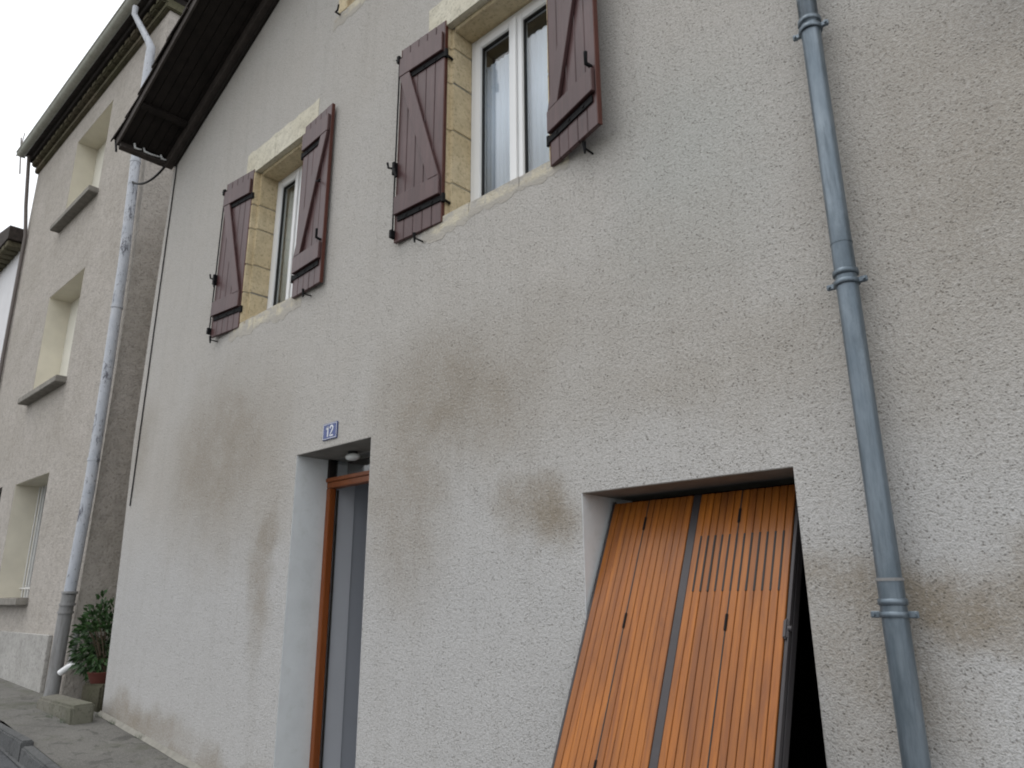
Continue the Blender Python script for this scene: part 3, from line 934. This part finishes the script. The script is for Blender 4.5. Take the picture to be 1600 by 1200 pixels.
for j, yy in enumerate((-0.535, -0.33, -0.125)):
    i = 0
    while i * 0.36 < LR:
        o = link('tile', TM, roof)
        o.matrix_local = base @ Matrix.Translation((-0.09 + i * 0.36 + random.uniform(-.012, .012), yy + random.uniform(-.008, .008), 0.075 + random.uniform(-.004, .006))) @ Matrix.Rotation(0.06, 4, 'Y') @ Matrix.Rotation(random.uniform(-.03, .03), 4, 'Z')
        i += 1
        if j == 2 and i > 3: break
tf = slope_box('tile_bed', 0.0, LR + .03, -0.05, 9.4, 0.065, 0.16, 'old_tile'); tf['kind'] = 'stuff'
tf = slope_box('tile_bed', 0.0, LR, -9.4, 0.55, 0.065, 0.16, 'old_tile', mir=True); tf['kind'] = 'stuff'

# mortar fillet at the wall foot
mb = MB()
xs = [-7.9 + i * 0.2 for i in range(16)]
for a, b in zip(xs, xs[1:]):
    wa = 0.035 + 0.02 * noise.noise(Vector((a * 3, 0, 0))); wb = 0.035 + 0.02 * noise.noise(Vector((b * 3, 0, 0)))
    mb.quad((a, -wa, gz(a) + .004), (b, -wb, gz(b) + .004), (b, -0.001, gz(b) + .035), (a, -0.001, gz(a) + .035))
mb.build('mortar_fillet', 'white_mortar', house)

# ------------------------------------------------------------------ curtains behind the panes
def curtain(xa, xb, za, zb, y, mat, label, amp=0.005, name='curtain', grp=None):
    mb = MB(); bm = mb.bm
    n_ = 48
    ph = random.uniform(0, 6)
    rows = []
    for j in range(2):
        z = (zb, za)[j]
        rows.append([bm.verts.new((xa + (xb - xa) * i / n_, y + amp * math.sin(i * 0.9 + ph) + amp * 0.6 * math.sin(i * 0.37 + 2 * ph), z)) for i in range(n_ + 1)])
    for i in range(n_):
        bm.faces.new((rows[0][i], rows[0][i + 1], rows[1][i + 1], rows[1][i])).smooth = True
    o = mb.build(name, mat)
    sm = o.modifiers.new('thick', 'SOLIDIFY'); sm.thickness = 0.002
    return setp(o, label, 'curtain', grp)
curtain(-3.13, -2.83, 2.38, 3.60, 0.287, 'curtain_blue', 'pale blue net curtain in left pane of the large upper window')
curtain(-2.80, -2.42, 2.38, 3.62, 0.287, 'curtain_blue', 'pale blue net curtain in right pane of the large upper window')
curtain(-5.77, -5.52, 2.38, 3.74, 0.29, 'curtain_beige', 'dull beige curtain behind the narrower upper window')

# ------------------------------------------------------------------ zinc downpipe
dp = thing('downpipe', (-0.835, -0.07, -1.66), 'blue grey zinc downpipe running down the right of the roughcast wall', 'downpipe')
px, py = -0.835, -0.075
MB().tube([(px, py, 1.215), (px, py, 2.42)], 0.0385, 32).build('pipe_section', 'zinc', dp)
MB().tube([(px, py, 2.30), (px, py, 2.32), (px, py, 2.33), (px, py, 4.6)], [0.041, 0.041, 0.0385, 0.0385], 32).build('pipe_section', 'zinc', dp)
MB().tube([(px, py, 0.04), (px, py, 1.26)], 0.0392, 32).build('pipe_section', 'zinc', dp)
MB().tube([(px, py, -1.66), (px, py, 0.06)], 0.0415, 32).build('pipe_section', 'zinc', dp)
for zc in (2.31, 1.165, -0.02):
    MB().tube([(px, py, zc - 0.006), (px, py, zc - 0.004), (px, py, zc + .014), (px, py, zc + .016)], [0.043, 0.0465, 0.0465, 0.043], 32).build('bead', 'zinc', dp)
    mb = MB().tube([(px, py, zc - 0.045), (px, py, zc - 0.043), (px, py, zc - .027), (px, py, zc - .025)], [0.045, 0.0475, 0.0475, 0.045], 32)
    for s in (-1, 1):
        mb.box(px + s * 0.058 - .016, px + s * 0.058 + .016, py - .008, py + .008, zc - .046, zc - .024, 0.003)
        mb.tube([(px + s * .064, py - .016, zc - .035), (px + s * .064, py + .014, zc - .035)], 0.006, 8)
    mb.tube([(px, py + .04, zc - .035), (px, 0.02, zc - .035)], 0.007, 8)
    mb.build('bracket', 'zinc', dp)
for zc in (1.29,):
    MB().tube([(px, py, zc), (px, py, zc + .004)], 0.0402, 32).build('joint_ring', 'zinc', dp)
MB().tube([(px, py, 0.052), (px, py, 0.062)], 0.044, 32).build('joint_ring', 'cast_iron_grey', dp)

# ------------------------------------------------------------------ enamel number plate
pl = thing('house_number_plate', (-4.357, -0.004, 1.077), 'small blue enamel number 12 plate above the entrance door', 'house number')
MB().box(-4.445, -4.27, -0.010, -0.001, 1.072, 1.19, 0.003, 2).build('plate', 'enamel_blue', pl)
def flat_poly(mb, pts, y=-0.0115):
    vs = [mb.bm.verts.new((x, y, z)) for x, z in pts]
    f = mb.bm.faces.new(vs)
    r = bmesh.ops.extrude_face_region(mb.bm, geom=[f])
    for v in r['geom']:
        if isinstance(v, bmesh.types.BMVert): v.co.y += 0.0022
def stroke(name, pts, wd, parent):
    mb = MB()
    P = [Vector((x, 0, z)) for x, z in pts]
    Lp, Rp = [], []
    for i, p in enumerate(P):
        d = (P[min(i + 1, len(P) - 1)] - P[max(i - 1, 0)]).normalized()
        nrm = Vector((-d.z, 0, d.x)) * wd / 2
        Lp.append((p.x + nrm.x, p.z + nrm.z)); Rp.append((p.x - nrm.x, p.z - nrm.z))
    for i in range(len(P) - 1):
        flat_poly(mb, [Lp[i], Lp[i + 1], Rp[i + 1], Rp[i]])
    return mb.build(name, 'enamel_white', parent)
cx, cz = -4.357, 1.131
stroke('digit', [(cx - .042, cz + .016), (cx - .022, cz + .036)], .011, pl)
stroke('digit', [(cx - .0235, cz + .038), (cx - .0235, cz - .038)], .013, pl)
two = [(cx + .002, cz + .018), (cx + .006, cz + .029), (cx + .016, cz + .036), (cx + .028, cz + .034), (cx + .036, cz + .024), (cx + .034, cz + .010), (cx + .018, cz - .012), (cx + .003, cz - .033), (cx + .040, cz - .033)]
stroke('digit', two, .012, pl)
bo = .0035
for a, b in (((cx - .080, cz + .051), (cx + .080, cz + .051)), ((cx - .080, cz - .051), (cx + .080, cz - .051)),
             ((cx - .080, cz - .051), (cx - .080, cz + .051)), ((cx + .080, cz - .051), (cx + .080, cz + .051))):
    stroke('border_line', [a, b], bo, pl)

# ------------------------------------------------------------------ lamp under the door lintel
lp = thing('bulkhead_lamp', (-4.37, 0.2, 1.016), 'small white oval bulkhead lamp under the entrance door lintel', 'lamp')
bm_ = MB()
bmesh.ops.create_uvsphere(bm_.bm, u_segments=20, v_segments=12, radius=1.0)
for v in bm_.bm.verts: v.co = Vector((v.co.x * 0.066 - 4.372, v.co.y * 0.045 + 0.20, v.co.z * 0.026 + 0.978))
for f in bm_.bm.faces: f.smooth = True
bm_.build('shade', 'lamp_white', lp)
MB().tube([(-4.372, 0.20, 0.985), (-4.372, 0.20, 1.0155)], 0.034, 16).build('lamp_base', 'gasket', lp)

# ------------------------------------------------------------------ neighbouring house
nb = thing('neighbour_house', (-11.8, 0, -1), 'taller grey house further left with cream window recesses and projecting eave', 'house')
NX0, NX1, NZ = -14.55, -8.86, 7.62
NW = [(-12.3, -10.75, 5.70, 7.2), (-12.3, -10.75, 2.88, 4.47), (-12.3, -10.78, 0.06, 1.61)]
ND = (-13.75, -13.0, 0.06, 1.65)
me = MB().prism([(NX0, -1.4), (NX0 - .1, NZ), (NX1 - .02, NZ), (NX1 + .02, 3.5), (NX1 - .12, -0.2), (NX1 - .15, -1.4)], 0.0, 0.5).mesh('wall', 'neighbour_render')
me = bool_cut(me, [(a, b, -1, 1, c, d) for a, b, c, d in NW + [ND]])
me.materials.clear(); me.materials.append(M['neighbour_render'])
link('wall', me, nb)
# side wall of rubble along the alley, gable topped
mb = MB()
ys = [0.10 + i * 0.09 for i in range(12)] + [1.2 + i * 0.3 for i in range(26)]
zs = [-1.4 + i * 0.1 for i in range(91)]
g = {}
for i, y in enumerate(ys):
    for j, z in enumerate(zs):
        zo = (-(3.5 - z) * .0378 if z < 3.5 else .0 - (z - 3.5) * .0097)
        g[i, j] = mb.bm.verts.new((NX1 + .006 + zo + (0.02 if i else 0) * (noise.noise(Vector((0, y * 6, z * 6))) + .6 * noise.noise(Vector((0, y * 14, z * 14)))) - .004, y, z))
for i in range(len(ys) - 1):
    for j in range(len(zs) - 1):
        mb.bm.faces.new((g[i, j], g[i + 1, j], g[i + 1, j + 1], g[i, j + 1])).smooth = True
mb.build('side_wall', 'rubble_side', nb)
MB().box(NX1 - .5, NX1 - .13, 0.501, 8, -1.4, 7.6).build('side_wall_core', 'rubble_side', nb)
# front return of the corner, set in rubble a hand's breadth deep
mb = MB()
for a, b in zip([-1.4 + .3 * i for i in range(30)], [-1.1 + .3 * i for i in range(30)]):
    off = lambda z: NX1 + .004 + (-.02 + .0 if z > 3.5 else 0) + (-(3.5 - z) * .0378 if z < 3.5 else .02 - (z - 3.5) * .0097)
    wa, wb = 0.24 + .05 * noise.noise(Vector((0, 3, a * 1.3))), 0.24 + .05 * noise.noise(Vector((0, 3, b * 1.3)))
    mb.quad((off(a) + .004, 0.03, a), (off(a) + .004, wa, a), (off(b) + .004, wb, b), (off(b) + .004, 0.03, b))
mb.build('corner_face', 'corner_plaster', nb)
for i, (a, b, c, d) in enumerate(NW):
    wn_ = part_empty('window', nb)
    MB().box(a, a + .004, 0.003, 0.42, c, d - .003).build('reveal', 'cream_paint', wn_)
    MB().box(b - .004, b, 0.003, 0.42, c, d - .003).build('reveal', 'cream_paint', wn_)
    MB().box(a + .005, b - .005, 0.003, 0.42, d - .005, d - .001).build('reveal', 'cream_paint', wn_)
    if i < 2:
        for (p, q) in ((a + .005, (a + b) / 2 - .003), ((a + b) / 2 + .003, b - .005)):
            MB().box(p, q, 0.30, 0.34, c, d - .006, 0.004).build('shutter_leaf', 'cream_board', wn_)
    else:
        MB().box(a + .005, b - .005, 0.42, 0.44, c, d).build('backing', 'interior_dark', wn_)
        for (p, q) in ((a + .01, a + .08), ((a + b) / 2 - .04, (a + b) / 2 + .04), (b - .08, b - .01)):
            MB().box(p, q, 0.33, 0.38, c, d - .01, 0.005).build('frame', 'white_metal', wn_)
        MB().box(a + .09, b - .09, 0.395, 0.40, c, d).build('pane', 'glass', wn_)
        for k in range(11):
            xx = a + .12 + k * (b - a - .24) / 10
            MB().tube([(xx, 0.28, c + .01), (xx, 0.28, d - .02)], 0.009, 8).build('bar', 'white_metal', wn_)
        MB().box(a + .005, b - .005, 0.27, 0.29, c + .12, c + .14).build('cross_bar', 'white_metal', wn_)
    MB().box(a - .16, b + .03, -0.13, 0.30, c - .09, c - .002, 0.008, 2).build('sill', 'sill_concrete', wn_)
wn_ = part_empty('window', nb)
MB().box(ND[0], ND[1], 0.12, 0.16, ND[2], ND[3]).build('shutter_leaf', 'dark_wood', wn_)
MB().box(-14.5, -9.62, -0.045, -0.001, -1.4, -0.345, 0.006).build('plinth', 'plinth', nb)
# cornice: brown stone moulding, dark void, gutter
corn = part_empty('eave', nb)
MB().box(NX0 - .12, NX1 + .02, -0.06, 0.5, NZ + .002, NZ + .10, 0.015, 2).build('moulding', 'cornice_stone', corn)
for k in range(26):
    xx = NX0 - .1 + k * 0.223
    MB().box(xx, xx + 0.19, -0.13, 0.3, NZ + .102, NZ + .20, 0.02, 2, 0.004).build('corbel_tile', 'cornice_stone', corn)
MB().box(NX0 - .15, NX1 - .05, -0.17, 0.5, NZ + .203, NZ + .30, 0.01).build('soffit', 'dark_wood', corn)
mb = MB()
arc = [(-0.30 + 0.07 * math.cos(t), NZ + 0.345 + 0.07 * math.sin(t)) for t in [math.pi + math.pi * k / 10 for k in range(11)]]
arc2 = [(-0.30 + 0.066 * math.cos(t), NZ + 0.345 + 0.066 * math.sin(t)) for t in [2 * math.pi - math.pi * k / 10 for k in range(11)]]
mb.prism_x(arc + arc2, NX0 - .2, -9.28)
gt = mb.build('gutter', 'zinc_light', corn)
MB().tube([(NX0 - .2, -.372, NZ + .345), (-9.28, -.372, NZ + .345)], 0.012, 8).build('gutter_bead', 'zinc_light', corn)
MB().box(NX0 - .205, NX0 - .198, -0.37, -0.23, NZ + .275, NZ + .345).build('gutter_end', 'zinc_light', corn)
MB().prism_x([(-0.25, NZ + .36), (4.5, NZ + 1.9), (9, NZ + .4), (9, NZ + .3), (4.5, NZ + 1.75), (-0.25, NZ + .31)], NX0 - .2, NX1 + .12).build('roof', 'old_tile', nb)
MB().prism_x([(0.51, NZ - .3), (4.5, NZ + 1.7), (8.5, NZ + .2), (8.5, NZ - .3)], NX1 - .45, NX1 - .05).build('gable', 'plinth', nb)

# its downpipe, peeling white above, cast iron below
ndp = thing('downpipe', (-9.03, -0.1, -0.95), 'peeling white painted downpipe at the corner of the taller left house', 'downpipe')
MB().tube([(-8.95, -.1, 0.11), (-8.84, -.1, 1.2), (-8.83, -.1, 2.37), (-8.86, -.1, 3.9), (-9.0, -.1, 5.4), (-9.05, -.1, 6.4), (-9.07, -.1, 7.0)], 0.058, 20).build('upper_pipe', 'peeling_paint', ndp)
MB().tube([(-9.07, -.1, 6.98), (-9.07, -.1, 7.06), (-9.12, -.13, 7.18), (-9.34, -.25, 7.6), (-9.37, -.28, 7.68), (-9.37, -.28, 7.8)], [.055, .055, .046, .038, .038, .038], 20).build('swan_neck', 'peeling_paint', ndp)
MB().tube([(-9.03, -.1, -0.96), (-8.99, -.1, -0.1), (-8.955, -.1, 0.09)], 0.068, 20).build('lower_pipe', 'cast_iron_grey', ndp)
for z, x in ((0.10, -8.953), (-0.02, -8.97), (-0.10, -8.985)):
    MB().tube([(x, -.1, z - .012), (x, -.1, z + .012)], 0.078, 20).build('collar', 'cast_iron_grey', ndp)
for z, x in ((1.5, -8.84), (3.3, -8.845), (5.3, -8.99)):
    MB().tube([(x, -.1, z - .015), (x, -.1, z + .015)], 0.064, 20).build('collar', 'peeling_paint', ndp)
spw = thing('waste_pipe', (-8.72, -0.08, -0.75), 'thin white elbow pipe beside the potted shrub', 'pipe')
MB().tube([(-8.76, -.03, -0.27), (-8.79, -.03, -0.5), (-8.80, -.04, -0.60)], 0.026, 14).build('pipe', 'cast_iron_grey', spw)
MB().tube([(-8.74, -.0, -0.60), (-8.80, -.05, -0.63), (-8.87, -.10, -0.69)], 0.032, 14).build('elbow', 'pvc', spw)

# ------------------------------------------------------------------ third house
wh = thing('white_house', (-19, 0, -1), 'white rendered house with dark roof edge at far left', 'house')
MB().box(-26, -14.72, 0.0, 8, -1.4, 6.22).build('wall', 'white_plaster', wh)
MB().prism([(-26, 6.23), (-14.66, 6.23), (-14.66, 6.48), (-26, 8.4)], -0.26, 8).build('roof', 'old_tile', wh)
for k in range(9):
    xx = -16.9 + k * 0.25
    MB().box(xx, xx + .17, -0.24, 0.0, 6.12, 6.229, 0.01).build('corbel', 'cornice_stone', wh)
rp = thing('drain_pipe', (-14.62, -0.05, -1), 'thin rusty pipe running down between the white house and its neighbour', 'downpipe')
MB().tube([(-14.3, -.04, -0.9), (-14.35, -.04, 3.0), (-14.5, -.04, 6.3), (-14.6, -.1, 6.9), (-14.62, -.2, 7.9)], 0.03, 10).build('pipe', 'twig', rp)

# ------------------------------------------------------------------ cables
def catenary(p0, p1, sag, n_=14):
    p0, p1 = Vector(p0), Vector(p1)
    return [p0.lerp(p1, t) - Vector((0, 0, sag * 4 * t * (1 - t))) for t in [i / n_ for i in range(n_ + 1)]]
o = MB().tube(catenary((-8.93, -0.12, 4.98), (-7.84, -0.05, 4.93), 0.16), 0.014, 8).build('hanging_cable', 'cable_black')
setp(o, 'black cable sagging across the gap from peeling pipe to roof corner', 'cable')
o = MB().tube([(-7.86 + 0.008 * noise.noise(Vector((0, 0, z * 2))), -0.008, z) for z in [0.92 + .2 * i for i in range(21)]], 0.007, 6).build('wall_cable', 'cable_black')
setp(o, 'thin dark cable clipped down the left corner of the roughcast wall', 'cable')

# ------------------------------------------------------------------ antenna over the neighbour's eave
an = thing('roof_antenna', (-15.0, -0.1, 7.95), 'thin bare antenna rods sticking up beyond the left roof end', 'antenna')
MB().tube([(-15.4, -.15, 7.9), (-15.95, -.15, 8.95)], 0.014, 6).build('mast', 'twig', an)
for q in ((-15.7, 8.5, -16.1, 8.6), (-15.8, 8.7, -15.7, 8.95)):
    MB().tube([(q[0], -.15, q[1]), (q[2], -.15, q[3])], 0.008, 6).build('rod', 'twig', an)

# ------------------------------------------------------------------ things at the foot of the alley
blk = MB()
blk.box(-8.62, -7.62, -0.34, -0.15, gz(-8.3) - 0.1, gz(-8.3) + 0.115, 0.02, 2, 0.01)
for v in blk.bm.verts: v.co += Vector(noise.noise_vector(v.co * 4)) * 0.012
o = blk.build('concrete_block', 'block_concrete')
setp(o, 'worn low concrete block on the pavement below the potted shrub', 'block')
o = MB().box(-8.50, -7.99, 0.0, 0.8, -1.1, -0.762, 0.02, 2, 0.01).build('stone_ledge', 'shaded_stone')
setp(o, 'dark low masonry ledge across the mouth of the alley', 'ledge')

pp = thing('potted_plant', (-8.3, 0.2, -0.70), 'bushy dark green shrub in a red pot at the alley mouth', 'plant')
mb = MB()
mb.tube([(-8.30, 0.12, -0.76), (-8.30, 0.12, -0.68), (-8.30, .12, -.66)], [0.11, 0.14, 0.15], 20)
mb.build('pot', 'terracotta', pp)
mb = MB()
cen = Vector((-8.48, 0.12, -0.37))
for k in range(14):
    a = Vector((-8.33 + random.uniform(-.08, .08), 0.12, -0.67))
    b = cen + Vector((random.uniform(-.26, .22), random.uniform(-.2, .2), random.uniform(-.05, .32)))
    mb.tube([a, a.lerp(b, .5) + Vector((0, 0, .05)), b], [0.008, 0.006, 0.003], 5)
mb.build('stem', 'bark', pp)
mb = MB()
for k in range(1900):
    while True:
        v = Vector((random.uniform(-1, 1), random.uniform(-1, 1), random.uniform(-1, 1)))
        if v.length < 1: break
    if noise.noise(v * 2.2 + Vector((3, 1, 8))) < -0.12: continue
    p = cen + Vector((v.x * 0.33, v.y * 0.24, v.z * 0.35 + (0.10 if v.x > 0 else 0) * (v.z > 0)))
    d = (v + Vector((random.uniform(-.6, .6), random.uniform(-.6, .6), random.uniform(-.3, .7)))).normalized()
    s_ = d.cross(Vector((random.uniform(-1, 1), random.uniform(-1, 1), random.uniform(-1, 1)))).normalized()
    L_ = random.uniform(.05, .10); wd = L_ * .2
    dn = Vector((0, 0, -L_ * .2))
    A, B, C_, D_ = p, p + d * L_ * .5 + s_ * wd, p + d * L_ + dn, p + d * L_ * .5 - s_ * wd
    f = mb.bm.faces.new([mb.bm.verts.new(q) for q in (A, B, C_, D_)])
me = bpy.data.meshes.new('foliage'); mb.bm.to_mesh(me); mb.bm.free(); me.materials.append(M['leaf'])
fo = link('foliage', me, pp); fo['kind'] = 'stuff'

# weed tufts along the wall foot
mb = MB()
for c_ in ((-7.8, -0.05), (-7.5, -.03), (-6.9, -.02), (-8.75, -.15), (-7.75, -.37), (-8.0, -.4)):
    for k in range(26):
        p = Vector((c_[0] + random.uniform(-.07, .07), c_[1] + random.uniform(-.02, .02), gz(c_[0]) - .004))
        q = p + Vector((random.uniform(-.03, .03), random.uniform(-.03, .02), random.uniform(.02, .06)))
        mb.bm.faces.new([mb.bm.verts.new(t) for t in (p - Vector((.003, 0, 0)), p + Vector((.003, 0, 0)), q)])
me = bpy.data.meshes.new('weeds'); mb.bm.to_mesh(me); mb.bm.free(); me.materials.append(M['leaf'])
wd_ = link('weeds', me); setp(wd_, 'tiny weeds growing along the wall foot and around the block', 'weeds', kind='stuff')

for o in bpy.data.objects:
    for k in ('_world', '_at'):
        if k in o: del o[k]
